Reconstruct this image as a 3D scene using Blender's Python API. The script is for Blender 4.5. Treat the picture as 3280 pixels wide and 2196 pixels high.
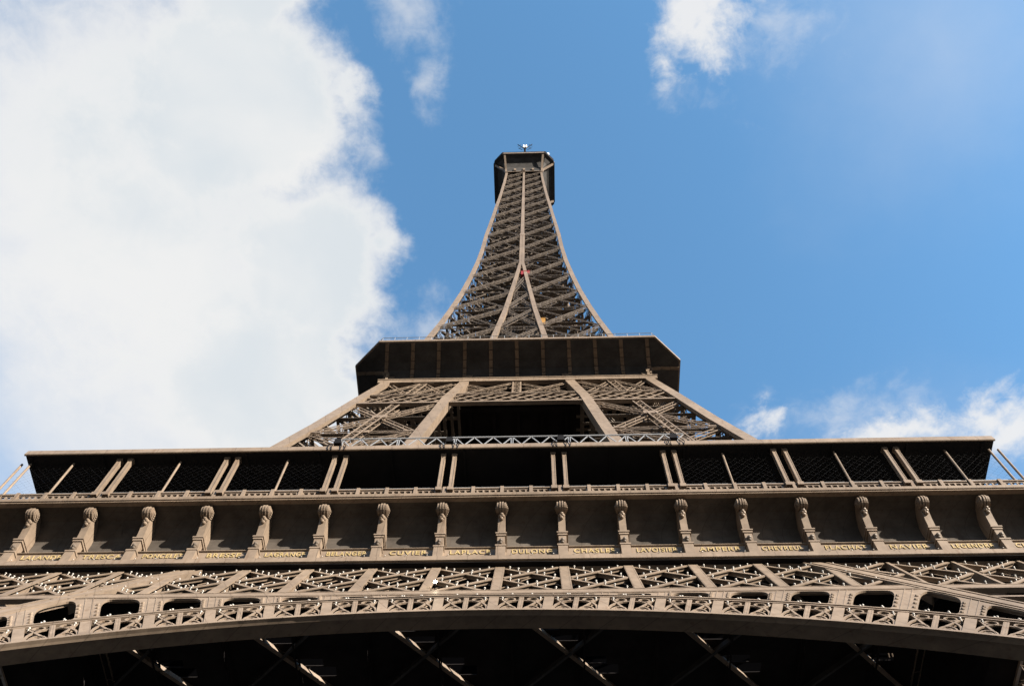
import bpy, math, random
from mathutils import Vector, Matrix
random.seed(7)
for o in list(bpy.data.objects): bpy.data.objects.remove(o)
SC = bpy.context.scene
COL = SC.collection

# ------------------------------------------------------------------ camera
cam = bpy.data.cameras.new('camera')
camo = bpy.data.objects.new('camera', cam)
COL.objects.link(camo)
CR = Vector((0.99951116, 0.02710893, 0.01557362))
CU = Vector((0.0183552, -0.91207494, 0.4096125))
CF = Vector((-0.02530846, 0.40912641, 0.91212667))
CP = Vector((2.49927842, -71.11645895, 2.0))
camo.matrix_world = Matrix(((CR.x, CU.x, -CF.x, CP.x), (CR.y, CU.y, -CF.y, CP.y), (CR.z, CU.z, -CF.z, CP.z), (0, 0, 0, 1)))
cam.sensor_width = 36.0
cam.lens = 3008.18 / 3280 * 36.0
cam.clip_start = 0.1
cam.clip_end = 5000
SC.camera = camo

# ------------------------------------------------------------------ light
SUN_EL, SUN_AZ = 22.0, 54.0            # azimuth measured from the front face's normal towards +x
SUN_E, SKY_S, CLOUD_L = 5.0, 0.062, 0.305
el, az = math.radians(SUN_EL), math.radians(SUN_AZ)
sdir = Vector((math.cos(el) * math.sin(az), -math.cos(el) * math.cos(az), math.sin(el)))
sl = bpy.data.lights.new('sun', 'SUN')
sl.energy = SUN_E; sl.angle = math.radians(0.5); sl.color = (1.0, 0.90, 0.77)
slo = bpy.data.objects.new('sun', sl); COL.objects.link(slo)
slo.rotation_euler = sdir.to_track_quat('Z', 'Y').to_euler()
slo.location = (60, -80, 120)

W = bpy.data.worlds.new('World'); SC.world = W; W.use_nodes = True
wt = W.node_tree; wt.nodes.clear()
def nd(t, **k):
    n = wt.nodes.new(t)
    for a, b in k.items(): setattr(n, a, b)
    return n
def ln(a, b): wt.links.new(a, b)
def mth(op, a, b=None, clamp=False):
    n = nd('ShaderNodeMath', operation=op, use_clamp=clamp)
    for i, v in enumerate((a, b)):
        if v is None: continue
        if isinstance(v, (int, float)): n.inputs[i].default_value = v
        else: ln(v, n.inputs[i])
    return n.outputs[0]
sky = nd('ShaderNodeTexSky', sky_type='NISHITA', sun_disc=False)
sky.sun_elevation = el
sky.sun_rotation = math.atan2(sdir.x, sdir.y)
sky.air_density = 1.0; sky.dust_density = 0.8; sky.ozone_density = 2.0; sky.altitude = 1500
skyc = nd('ShaderNodeMixRGB', blend_type='MULTIPLY'); skyc.inputs[0].default_value = 1.0
skyc.inputs[2].default_value = (1.56, 2.16, 2.12, 1)
ln(sky.outputs[0], skyc.inputs[1])
bg1 = nd('ShaderNodeBackground'); bg1.inputs[1].default_value = SKY_S
ln(skyc.outputs[0], bg1.inputs[0])
# a cloud layer at constant height: (x/z, y/z) of the view direction
tc = nd('ShaderNodeTexCoord'); sp = nd('ShaderNodeSeparateXYZ'); ln(tc.outputs['Generated'], sp.inputs[0])
zc = mth('MAXIMUM', sp.outputs[2], 0.02)
U = mth('DIVIDE', sp.outputs[0], zc); V = mth('DIVIDE', sp.outputs[1], zc)
cb = nd('ShaderNodeCombineXYZ'); ln(U, cb.inputs[0]); ln(V, cb.inputs[1])
def noise(scale, detail, rough, off, dist=0.0):
    mp = nd('ShaderNodeMapping'); mp.inputs['Location'].default_value = off; ln(cb.outputs[0], mp.inputs[0])
    n = nd('ShaderNodeTexNoise'); n.inputs['Scale'].default_value = scale
    n.inputs['Detail'].default_value = detail; n.inputs['Roughness'].default_value = rough
    n.inputs['Distortion'].default_value = dist
    ln(mp.outputs[0], n.inputs['Vector']); return n.outputs['Fac']
n1 = noise(13.0, 11, 0.60, (3.1, 1.7, 0.4), 0.5)
n2 = noise(3.4, 4, 0.5, (7.3, 4.1, 2.2), 0.4)
n3 = noise(48.0, 9, 0.66, (1.3, 9.7, 5.2), 0.5)
w1 = noise(5.5, 6, 0.55, (11.1, 3.7, 8.4)); w2 = noise(5.5, 6, 0.55, (2.9, 14.2, 6.6))
w3 = noise(19.0, 7, 0.6, (5.1, 7.7, 1.4)); w4 = noise(19.0, 7, 0.6, (9.9, 1.2, 3.6))
UW = mth('ADD', U, mth('ADD', mth('MULTIPLY', mth('SUBTRACT', w1, .5), .16), mth('MULTIPLY', mth('SUBTRACT', w3, .5), .07)))
VW = mth('ADD', V, mth('ADD', mth('MULTIPLY', mth('SUBTRACT', w2, .5), .16), mth('MULTIPLY', mth('SUBTRACT', w4, .5), .07)))
def ell(cx, cy, rx, ry, gain):
    dx = mth('DIVIDE', mth('SUBTRACT', UW, cx), rx); dy = mth('DIVIDE', mth('SUBTRACT', VW, cy), ry)
    r = mth('SQRT', mth('ADD', mth('MULTIPLY', dx, dx), mth('MULTIPLY', dy, dy)))
    return mth('MULTIPLY', mth('SUBTRACT', 1.0, r), gain)
def smax(a, b, k=0.15):
    n = nd('ShaderNodeMath', operation='SMOOTH_MAX'); ln(a, n.inputs[0]); ln(b, n.inputs[1]); n.inputs[2].default_value = k
    return n.outputs[0]
# cloud masses in that layer: centre, half-axes, fullness
BIG = [(-0.4531, 0.2889, 0.2293, 0.3311, 1.0), (-0.3159, 0.1662, 0.1383, 0.1506, 2.0), (-0.265, 0.3478, 0.1184, 0.1351, 2.0), (-0.20470000000000002, 0.1563, 0.0392, 0.0355, 0.9), (-0.1748, 0.3169, 0.0418, 0.048, 0.9), (-0.2596, 0.4568, 0.0847, 0.1093, 1.5), (-0.3407, 0.4797, 0.1489, 0.1894, 1.6), (-0.2988, 0.0527, 0.1035, 0.1039, 1.7)]
THIN = [(-0.1057, 0.0754, 0.0535, 0.0515, 0.8), (-0.084, 0.14, 0.0291, 0.0545, 0.7), (0.2464, 0.1024, 0.0815, 0.0397, 0.6), (0.155, 0.1617, 0.0549, 0.0321, 0.55), (-0.138, 0.4038, 0.0539, 0.0433, 0.75), (-0.1755, 0.2189, 0.0235, 0.0548, 0.6), (0.3673, 0.5519, 0.1562, 0.0566, 0.7)]
PUFF = [(0.1609, 0.0853, 0.0624, 0.0641, 1.25), (0.1443, 0.1364, 0.0415, 0.0378, 0.9), (0.5601, 0.5726, 0.0782, 0.0708, 1.2), (0.4593, 0.5969, 0.0943, 0.0402, 1.0), (0.2889, 0.5505, 0.0411, 0.0302, 0.8)]
VEIL = [(0.4257, 0.113, 0.2802, 0.3074, 0.36), (0.4906, 0.6285, 0.3415, 0.2023, 0.26)]
def group(L, k):
    f = None
    for e in L:
        c = ell(*e); f = c if f is None else smax(f, c, k)
    return f
def sstep(x, a, b):
    n = nd('ShaderNodeMapRange', interpolation_type='SMOOTHSTEP')
    ln(x, n.inputs[0]); n.inputs[1].default_value = a; n.inputs[2].default_value = b; return n.outputs[0]
def inv(x): return mth('SUBTRACT', 1.0, x)
nz = mth('ADD', mth('MULTIPLY', mth('SUBTRACT', n1, 0.5), 1.25), mth('MULTIPLY', mth('SUBTRACT', n3, 0.5), 0.55))
FB = mth('ADD', group(BIG, .25), mth('MULTIPLY', nz, .8))
D1 = sstep(FB, -0.12, 0.78)
FP = mth('ADD', group(PUFF, .1), mth('MULTIPLY', nz, 1.5))
D3 = mth('MULTIPLY', sstep(FP, 0.0, 1.0), 0.9)
F2 = mth('ADD', group(THIN, .1), mth('MULTIPLY', nz, 1.3))
D2 = mth('MULTIPLY', sstep(F2, 0.0, 1.1), 0.5)
DV = mth('MULTIPLY', sstep(group(VEIL, .2), 0.0, 0.8), 0.58)
DL = mth('MULTIPLY', sstep(mth('ADD', ell(-0.5083, 0.3844, 0.3246, 0.4513, 1.3), mth('MULTIPLY', mth('SUBTRACT', n2, .5), .8)), 0.0, 0.8), 0.80)
dens = inv(mth('MULTIPLY', mth('MULTIPLY', inv(D1), inv(D2)), mth('MULTIPLY', mth('MULTIPLY', inv(D3), inv(DV)), inv(DL))))
# thick middles are a little greyer and bluer than the bright rims
thick = mth('MULTIPLY', mth('MULTIPLY', mth('ADD', 0.3, mth('MULTIPLY', 0.7, sstep(mth('ADD', n2, mth('MULTIPLY', mth('SUBTRACT', n1, .5), .15)), 0.40, 0.66))), sstep(FB, 0.25, 1.1)), 0.62)
cc = nd('ShaderNodeMixRGB'); ln(thick, cc.inputs[0])
cc.inputs[1].default_value = (1.0, 0.985, 0.965, 1); cc.inputs[2].default_value = (0.68, 0.77, 0.84, 1)
bg2 = nd('ShaderNodeBackground'); ln(cc.outputs[0], bg2.inputs[0]); bg2.inputs[1].default_value = CLOUD_L
mx = nd('ShaderNodeMixShader'); ln(mth('MULTIPLY', dens, 0.97), mx.inputs[0]); ln(bg1.outputs[0], mx.inputs[1]); ln(bg2.outputs[0], mx.inputs[2])
# dull bank added round the horizon, out of view, to set the fill light
hb_ = nd('ShaderNodeMapRange', interpolation_type='SMOOTHSTEP'); ln(sp.outputs[2], hb_.inputs[0]); hb_.inputs[1].default_value = 0.70; hb_.inputs[2].default_value = 0.42
bg3 = nd('ShaderNodeBackground'); bg3.inputs[0].default_value = (0.84, 0.92, 1.0, 1); bg3.inputs[1].default_value = 0.19
mx2 = nd('ShaderNodeMixShader'); ln(hb_.outputs[0], mx2.inputs[0]); ln(mx.outputs[0], mx2.inputs[1]); ln(bg3.outputs[0], mx2.inputs[2])
wo = nd('ShaderNodeOutputWorld'); ln(mx2.outputs[0], wo.inputs[0])

SC.view_settings.view_transform = 'Standard'; SC.view_settings.look = 'None'
SC.view_settings.exposure = 1.6; SC.view_settings.gamma = 1.0
SC.cycles.max_bounces = 6
SC.cycles.diffuse_bounces = 1

# ------------------------------------------------------------------ materials
def mat(name, col, rough=0.55, var=0.12, scale=0.9, metal=0.0, emit=None, es=1.0, streak=0.0, bump=0.0, spec=0.2, seam=0.0):
    m = bpy.data.materials.new(name); m.use_nodes = True
    t = m.node_tree; b = t.nodes['Principled BSDF']
    b.inputs['Roughness'].default_value = rough; b.inputs['Metallic'].default_value = metal
    b.inputs['Base Color'].default_value = (*col, 1); b.inputs['Specular IOR Level'].default_value = spec
    if var:
        g = t.nodes.new('ShaderNodeNewGeometry')
        n = t.nodes.new('ShaderNodeTexNoise'); n.inputs['Scale'].default_value = scale; n.inputs['Detail'].default_value = 6
        n.inputs['Roughness'].default_value = 0.65
        t.links.new(g.outputs['Position'], n.inputs['Vector'])
        r = t.nodes.new('ShaderNodeValToRGB')
        r.color_ramp.elements[0].position = 0.32; r.color_ramp.elements[1].position = 0.7
        r.color_ramp.elements[0].color = (*[c * (1 - var) for c in col], 1)
        r.color_ramp.elements[1].color = (*[min(1, c * (1 + var)) for c in col], 1)
        t.links.new(n.outputs['Fac'], r.inputs[0])
        out = r.outputs[0]
        nb_ = t.nodes.new('ShaderNodeTexNoise'); nb_.inputs['Scale'].default_value = 0.16; nb_.inputs['Detail'].default_value = 3
        t.links.new(g.outputs['Position'], nb_.inputs['Vector'])
        mb_ = t.nodes.new('ShaderNodeMapRange'); mb_.inputs[1].default_value = .3; mb_.inputs[2].default_value = .7; mb_.inputs[3].default_value = .84; mb_.inputs[4].default_value = 1.14
        t.links.new(nb_.outputs['Fac'], mb_.inputs[0])
        hsv = t.nodes.new('ShaderNodeHueSaturation'); t.links.new(mb_.outputs[0], hsv.inputs['Value']); t.links.new(out, hsv.inputs['Color']); out = hsv.outputs[0]
        if seam:                       # butt joints of the plates
            sx_ = t.nodes.new('ShaderNodeSeparateXYZ'); t.links.new(g.outputs['Position'], sx_.inputs[0])
            ad = t.nodes.new('ShaderNodeMath'); ad.operation = 'ADD'; t.links.new(sx_.outputs[0], ad.inputs[0]); t.links.new(sx_.outputs[1], ad.inputs[1])
            dv = t.nodes.new('ShaderNodeMath'); dv.operation = 'DIVIDE'; t.links.new(ad.outputs[0], dv.inputs[0]); dv.inputs[1].default_value = seam
            fr = t.nodes.new('ShaderNodeMath'); fr.operation = 'FRACT'; t.links.new(dv.outputs[0], fr.inputs[0])
            lt = t.nodes.new('ShaderNodeMath'); lt.operation = 'LESS_THAN'; t.links.new(fr.outputs[0], lt.inputs[0]); lt.inputs[1].default_value = .028
            mm_ = t.nodes.new('ShaderNodeMath'); mm_.operation = 'MULTIPLY'; t.links.new(lt.outputs[0], mm_.inputs[0]); mm_.inputs[1].default_value = .45
            ms = t.nodes.new('ShaderNodeMixRGB'); t.links.new(mm_.outputs[0], ms.inputs[0]); t.links.new(out, ms.inputs[1]); ms.inputs[2].default_value = (col[0] * .35, col[1] * .33, col[2] * .32, 1); out = ms.outputs[0]
        if streak:                     # rust and rain streaks
            mp = t.nodes.new('ShaderNodeMapping'); mp.inputs['Scale'].default_value = (2.2, 2.2, 0.25)
            t.links.new(g.outputs['Position'], mp.inputs[0])
            n2_ = t.nodes.new('ShaderNodeTexNoise'); n2_.inputs['Scale'].default_value = 1.6; n2_.inputs['Detail'].default_value = 5
            t.links.new(mp.outputs[0], n2_.inputs['Vector'])
            mr = t.nodes.new('ShaderNodeMapRange'); mr.inputs[1].default_value = 0.56; mr.inputs[2].default_value = 0.78; mr.inputs[4].default_value = streak
            t.links.new(n2_.outputs['Fac'], mr.inputs[0])
            mxr = t.nodes.new('ShaderNodeMixRGB'); t.links.new(mr.outputs[0], mxr.inputs[0]); t.links.new(out, mxr.inputs[1])
            mxr.inputs[2].default_value = (col[0] * .62, col[1] * .48, col[2] * .38, 1); out = mxr.outputs[0]
        t.links.new(out, b.inputs['Base Color'])
        if bump:
            bp = t.nodes.new('ShaderNodeBump'); bp.inputs['Strength'].default_value = bump; bp.inputs['Distance'].default_value = 0.05
            t.links.new(n.outputs['Fac'], bp.inputs['Height']); t.links.new(bp.outputs[0], b.inputs['Normal'])
    if emit:
        b.inputs['Emission Color'].default_value = (*emit, 1); b.inputs['Emission Strength'].default_value = es
    return m
PAINT = mat('tower_brown_paint', (0.188, 0.144, 0.107), 0.5, 0.17, 1.4, streak=0.6, bump=0.15, seam=1.93)
PAINT2 = mat('tower_brown_paint_dark', (0.118, 0.096, 0.077), 0.55, 0.2, 0.6, streak=0.45, bump=0.15)  # darker copy of the tower paint; stands for shade on the inner ironwork
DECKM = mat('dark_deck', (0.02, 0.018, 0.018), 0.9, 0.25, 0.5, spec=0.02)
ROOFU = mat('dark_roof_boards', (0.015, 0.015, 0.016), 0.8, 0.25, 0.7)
GOLD = mat('gold_leaf', (0.33, 0.25, 0.12), 0.55, 0.08, 3.0)
ALU = mat('aluminium', (0.33, 0.33, 0.33), 0.4, 0.06, 2.0, metal=0.4)
BLACK = mat('black_housing', (0.015, 0.015, 0.017), 0.7, 0.2, 2.0, spec=0.03)
GLASSW = mat('white_bulb', (0.40, 0.38, 0.35), 0.2, 0.0)
WIRE = mat('net_wire', (0.018, 0.018, 0.02), 0.6, 0.0)
RED = mat('red_cabin_paint', (0.20, 0.025, 0.025), 0.5, 0.1)
YEL = mat('yellow_cabin_paint', (0.34, 0.18, 0.04), 0.5, 0.1)
GLAZ_BAFFLE = mat('dark_glazing_baffle', (0.001, 0.001, 0.0012), 0.9, 0.1, spec=0.0)  # cabin windows, and near-black on the baffle so it catches no sun
WHITE = mat('white_dish', (0.75, 0.76, 0.76), 0.4, 0.05)
GROUND = mat('gravel', (0.014, 0.015, 0.017), 0.95, 0.25, 0.35)
STONE = mat('pier_stone', (0.35, 0.31, 0.26), 0.85, 0.2, 0.8)
COVE = mat('shade_dark_paint', (0.058, 0.056, 0.055), 0.7, 0.3, 0.5, streak=0.3, spec=0.05)  # darkened to stand for the shade in the platform coving and floor beams
COVP = mat('shade_dark_coving_paint', (0.075, 0.065, 0.056), 0.7, 0.28, 0.7, streak=0.6, spec=0.05, seam=1.34)  # tone lowered to put the overhang's shade into the first-floor coving
LIT = mat('lit_flash_bulb', (1, 0.9, 0.7), 0.3, 0.0, emit=(1.0, 0.86, 0.6), es=22.0)

# ------------------------------------------------------------------ mesh helper
class MB:
    def __init__(s): s.v = []; s.f = []
    def quadbox(s, c):                 # 8 corners: bottom ring 0-3, top ring 4-7
        b = len(s.v); s.v += [tuple(p) for p in c]
        for q in ((3, 2, 1, 0), (4, 5, 6, 7), (0, 1, 5, 4), (1, 2, 6, 5), (2, 3, 7, 6), (3, 0, 4, 7)): s.f.append(tuple(b + i for i in q))
        return s
    def box(s, x0, x1, y0, y1, z0, z1):
        return s.quadbox([(x0, y0, z0), (x1, y0, z0), (x1, y1, z0), (x0, y1, z0), (x0, y0, z1), (x1, y0, z1), (x1, y1, z1), (x0, y1, z1)])
    def bar(s, p0, p1, w, d, n=(0, -1, 0), off=0.0, w1=None, side=0.0):
        # bar from p0 to p1, width w across, its face on the n side at distance off, depth d behind it
        p0 = Vector(p0); p1 = Vector(p1); n = Vector(n); t = p1 - p0
        if t.length < 1e-6: return s
        t.normalize(); n = n - t * n.dot(t)
        if n.length < 1e-4: n = t.orthogonal()
        n.normalize(); u = t.cross(n); w1 = w if w1 is None else w1
        c = []
        for p, ww in ((p0, w), (p1, w1)):
            p = p + u * side
            c += [p + u * ww / 2 + n * off, p - u * ww / 2 + n * off, p - u * ww / 2 + n * (off - d), p + u * ww / 2 + n * (off - d)]
        return s.quadbox(c)
    def poly(s, pts, w, d, n, off=0.0, closed=False):
        for i in range(len(pts) - (0 if closed else 1)): s.bar(pts[i], pts[(i + 1) % len(pts)], w, d, n, off)
        return s
    def prism(s, loop, vec):           # closed outline swept along vec
        b = len(s.v); k = len(loop); v = Vector(vec)
        s.v += [tuple(p) for p in loop] + [tuple(Vector(p) + v) for p in loop]
        s.f.append(tuple(b + i for i in range(k))[::-1]); s.f.append(tuple(b + k + i for i in range(k)))
        for i in range(k): j = (i + 1) % k; s.f.append((b + i, b + j, b + k + j, b + k + i))
        return s
    def sweep(s, prof, x0, x1):        # open/closed profile in (y,z) extruded along x, as a closed solid
        return s.prism([(x0, y, z) for y, z in prof], (x1 - x0, 0, 0))
    def loft(s, ra, rb, closed=True):
        b = len(s.v); k = len(ra); s.v += [tuple(p) for p in ra] + [tuple(p) for p in rb]
        for i in range(k if closed else k - 1): j = (i + 1) % k; s.f.append((b + i, b + j, b + k + j, b + k + i))
        return s
    def tube(s, p0, p1, r, k=6, r1=None):
        p0 = Vector(p0); p1 = Vector(p1); t = (p1 - p0).normalized(); a = t.orthogonal().normalized(); c = t.cross(a); r1 = r if r1 is None else r1
        b = len(s.v)
        for p, rr in ((p0, r), (p1, r1)):
            for i in range(k): q = 2 * math.pi * i / k; s.v.append(tuple(p + (a * math.cos(q) + c * math.sin(q)) * rr))
        for i in range(k): j = (i + 1) % k; s.f.append((b + i, b + j, b + k + j, b + k + i))
        s.f.append(tuple(b + i for i in range(k))[::-1]); s.f.append(tuple(b + k + i for i in range(k)))
        return s
    def ball(s, c, r, nu=8, nv=5):
        b = len(s.v); c = Vector(c)
        s.v.append(tuple(c + Vector((0, 0, r))))
        for i in range(1, nv):
            a = math.pi * i / nv
            for j in range(nu): q = 2 * math.pi * j / nu; s.v.append(tuple(c + Vector((math.sin(a) * math.cos(q), math.sin(a) * math.sin(q), math.cos(a))) * r))
        s.v.append(tuple(c + Vector((0, 0, -r)))); e = len(s.v) - 1
        for j in range(nu): s.f.append((b, b + 1 + j, b + 1 + (j + 1) % nu)); s.f.append((e, e - nu + (j + 1) % nu, e - nu + j))
        for i in range(nv - 2):
            for j in range(nu):
                p = b + 1 + i * nu; s.f.append((p + j, p + nu + j, p + nu + (j + 1) % nu, p + (j + 1) % nu))
        return s
    def latt(s, p0, p1, w, n, rail=0.12, lace=0.07, pitch=0.9, depth=0.0, off=0.0, cross=False, d=0.08):
        # open lattice beam: two rails joined by lacing, repeated at the back when depth > 0
        p0 = Vector(p0); p1 = Vector(p1); n = Vector(n).normalized(); t = p1 - p0; L = t.length; t.normalize()
        n = (n - t * n.dot(t)).normalized(); u = t.cross(n); k = max(2, int(round(L / pitch)))
        for o in ((off,) if depth <= 0 else (off, off - depth)):
            for sg in (-1, 1): s.bar(p0 + u * sg * w / 2, p1 + u * sg * w / 2, rail, d, n, o)
            for i in range(k):
                a = p0 + t * L * i / k; b = p0 + t * L * (i + 1) / k; sg = 1 if i % 2 else -1
                s.bar(a + u * sg * w / 2, b - u * sg * w / 2, lace, d * .5, n, o - d * .2)
                if cross: s.bar(a - u * sg * w / 2, b + u * sg * w / 2, lace, d * .5, n, o - d * .75)
        if depth > 0:
            for sg in (-1, 1):
                for i in range(0, k, 2):
                    a = p0 + t * L * (i + .5) / k + u * sg * w / 2
                    s.bar(a + n * (off - d), a + n * (off - depth), lace, lace, t)
        return s
    def build(s, name, m, parent=None, smooth=False):
        me = bpy.data.meshes.new(name); me.from_pydata(s.v, [], s.f); me.update(); me.materials.append(m)
        if smooth:
            for p in me.polygons: p.use_smooth = True
        o = bpy.data.objects.new(name, me); COL.objects.link(o)
        if parent: o.parent = parent
        return o
def tag(o, label, cat=None, group=None, kind=None):
    if label: o['label'] = label
    if cat: o['category'] = cat
    if group: o['group'] = group
    if kind: o['kind'] = kind
    return o
def empty(name, loc, label, cat, group=None):
    o = bpy.data.objects.new(name, None); COL.objects.link(o); o.location = loc
    return tag(o, label, cat, group)
def copyto(o, parent, rot=None, loc=None):
    c = o.copy(); COL.objects.link(c); c.parent = parent
    if rot is not None: c.rotation_euler = (0, 0, rot)
    if loc is not None: c.location = loc
    return c
def turned(o, parent, kids=True):      # the other three faces of the square tower
    out = []
    for k in (1, 2, 3):
        c = copyto(o, parent, k * math.pi / 2); out.append(c)
        if kids:
            for ch in [q for q in bpy.data.objects if q.parent == o]: copyto(ch, c)
    return out

# ------------------------------------------------------------------ ground
g_ = MB(); R_ = 2500; N_ = 24
ring = [(R_ * math.cos(2 * math.pi * i / N_), R_ * math.sin(2 * math.pi * i / N_), 0) for i in range(N_)]
g_.v = ring; g_.f = [tuple(range(N_))]
tag(g_.build('ground', GROUND), None, None, None, 'structure')

# ------------------------------------------------------------------ the tower
T = empty('iron_tower', (0, 0, 0), 'huge brown iron lattice tower rising from a wide arch to a small summit platform', 'tower')

# ---- inclined front plane of the first-floor girder and arch
S1, C1 = 0.4472, 0.8944
Y0, Z0 = -34.05, 50.25
N1 = Vector((0, -C1, S1)); IN1 = -N1
def pl(x, s, o=0.0):                   # x across, s down the slope, o outwards
    return Vector((x, Y0 - S1 * s - C1 * o, Z0 - C1 * s + S1 * o))
P_ = 4.01
XE = 36.3

# ---- girder: posts, two stacked crosses in each bay, chords
SG0, SG1, SG2 = 0.0, 6.95, 7.75
gb = MB()
gb.bar(pl(-XE, .06), pl(XE, .06), .12, .35, N1, -.02)
gb.bar(pl(-XE, SG1 + .22), pl(XE, SG1 + .22), .62, .20, N1, 0.03)
gb.bar(pl(-XE, SG2 - .02), pl(XE, SG2 - .02), .14, .30, N1, 0.06)
gb.bar(pl(-XE, SG1 - .12), pl(XE, SG1 - .12), .08, .30, N1, 0.05)
for k in range(-18, 18):               # light rear lacing
    gb.bar(pl(k * P_ / 2, .3, -.55), pl((k + 1) * P_ / 2, 3.6, -.55), .07, .04, N1); gb.bar(pl((k + 1) * P_ / 2, .3, -.6), pl(k * P_ / 2, 3.6, -.6), .07, .04, N1)
girder = gb.build('girder', PAINT, T)
for k in range(-9, 10):
    m = MB()
    if abs(k) <= 5:
        m.bar(pl(k * P_, .2), pl(k * P_, SG1), .60, .08, N1, 0.03)
        m.bar(pl(k * P_, .2), pl(k * P_, SG1), .10, .4, N1, -0.055)
        for sg in (-1, 1):             # rivet lines
            m.bar(pl(k * P_ + sg * .24, .2), pl(k * P_ + sg * .24, SG1), .035, .02, N1, 0.04)
    else:
        m.bar(pl(k * P_, .2), pl(k * P_, SG1), .42 if k < 0 else .2, .06, N1, 0.03)
        m.bar(pl(k * P_, .2), pl(k * P_, SG1), .10, 1.0, N1, -.035)
    m.build('girder_post', PAINT, girder)
BULBS = []
def brace(m, a, b, w=.25):
    a = Vector(a); b = Vector(b)
    m.bar(a, b, w, .06, N1, 0.0); m.bar(a, b, .06, .22, N1, -.065)
for k in range(-9, 9):
    m = MB(); x0, x1 = k * P_ + .3, (k + 1) * P_ - .3; h = SG1 / 2
    segs = [((x0, .3), (x1, h - .1)), ((x1, .3), (x0, h - .1)), ((x0, h + .1), (x1, SG1 - .1)), ((x1, h + .1), (x0, SG1 - .1))]
    for q, (a, b) in enumerate(segs):
        o = 0.0 if q % 2 else -0.065
        brace(m, pl(a[0], a[1], o), pl(b[0], b[1], o))
        for i in range(6):
            t_ = (i + .7) / 6.4 + random.uniform(-.02, .02)
            BULBS.append(pl(a[0] + (b[0] - a[0]) * t_, a[1] + (b[1] - a[1]) * t_ - .30, .02))
    m.build('cross_brace', PAINT, girder)
turned(girder, T, kids=True)

# ---- leg edge beams crossing in front of the girder
def legx(s): return 19.5 + 0.655 * (s * C1)
for sg in (-1, 1):
    m = MB(); a = pl(sg * legx(-.1), -.1, .0); b = pl(sg * legx(56.1), 56.1, .0)
    m.bar(a, b, .62, .06, N1, .07); m.bar(a, b, .5, .35, N1, .005)
    for e, w in ((-.62, .16), (.62, .16)): m.bar(a, b, w, .35, N1, .07, side=e)
    ob = m.build('leg_edge_beam', PAINT, T)
# ---- leg lattice beside the girder (outer part of each lower leg)
for sg in (-1, 1):
    m = MB()
    m.bar(pl(sg * legx(9.5), 9.6), pl(sg * 45, 9.6), .3, .4, N1, .03)
    for i in range(7):
        s0, s1 = 9.8 + i * 7, 9.8 + (i + 1) * 7
        xo = lambda s: 34.0 + S1 * s
        xm = lambda s, u: legx(s) * (1 - u) + xo(s) * u
        for j in range(4):
            u0, u1 = j / 4, (j + 1) / 4
            for q, (a, b) in enumerate((((u0, s0), (u1, s1)), ((u1, s0), (u0, s1)))):
                brace(m, pl(sg * xm(a[1], a[0]), a[1], .02 * q), pl(sg * xm(b[1], b[0]), b[1], .02 * q), .3)
        m.bar(pl(sg * legx(s1), s1), pl(sg * xo(s1), s1), .5, .5, N1, .06)
    ob = m.build('leg_lattice', PAINT, T)
    turned(ob, T)
# corner edges of the lower legs down to their stone feet
for k in range(4):
    m = MB(); m.bar((-35, -35, 50), (-61, -61, 2), 1.6, 1.6, (-1, -1, 0)); 
    o = m.build('leg_edge_beam', PAINT, T); o.rotation_euler = (0, 0, k * math.pi / 2)
    m = MB(); m.box(-64, -54, -64, -54, 0, 3); m.box(-42, -34, -64, -54, 0, 3); m.box(-64, -54, -42, -34, 0, 3)
    o = m.build('stone_foot', STONE, T); o.rotation_euler = (0, 0, k * math.pi / 2)

# ---- the arch: concentric rails, posts, openwork panels, soffit
SCEN, RI, RE = 58.55, 47.0, 50.45
TH = 0.0595
def ar(th, r, o=0.0): return pl(r * math.sin(th), SCEN - r * math.cos(th), o)
AMAX = 15 * TH
NA = 60
def arc(m, r, w, d, o, a0=-AMAX, a1=AMAX, n=NA):
    # band of radial width w centred on radius r, depth d behind offset o
    L = []
    for i in range(n + 1):
        th = a0 + (a1 - a0) * i / n
        L.append([ar(th, r + w / 2, o), ar(th, r - w / 2, o), ar(th, r - w / 2, o - d), ar(th, r + w / 2, o - d)])
    for i in range(n): m.loft(L[i], L[i + 1])
    b = len(m.v); m.v += [tuple(p) for p in L[0]] + [tuple(p) for p in L[-1]]; m.f += [(b, b + 1, b + 2, b + 3), (b + 7, b + 6, b + 5, b + 4)]
am = MB()
arc(am, RE - .04, .14, .3, .09); arc(am, RE - .33, .13, .3, .06)
arch = am.build('arch', PAINT, T)
am = MB(); arc(am, RI + .12, .20, .3, .08); arc(am, RI + .36, .12, .3, .05)
am.build('arch_rail', PAINT, arch)
sm = MB(); L = []
for i in range(NA + 1):
    th = -AMAX + 2 * AMAX * i / NA
    p = ar(th, RI, .06); q = p + Vector((0, 1.2, 0)); u = ar(th, RI + .25, .03) + Vector((0, 1.1, 0))
    L.append([p, q, u, ar(th, RI + .02, -.1)])
for i in range(NA): sm.loft(L[i], L[i + 1])
sm.build('soffit', PAINT, arch)
for i in range(-13, 14):
    m = MB(); th = i * TH
    m.bar(ar(th, RI + .3), ar(th, RE - .3), .52, .06, N1, .03)
    m.bar(ar(th, RI + .5), ar(th, RE - .4), .12, .3, N1, -.04)
    m.build('arch_post', PAINT, arch)
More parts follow.
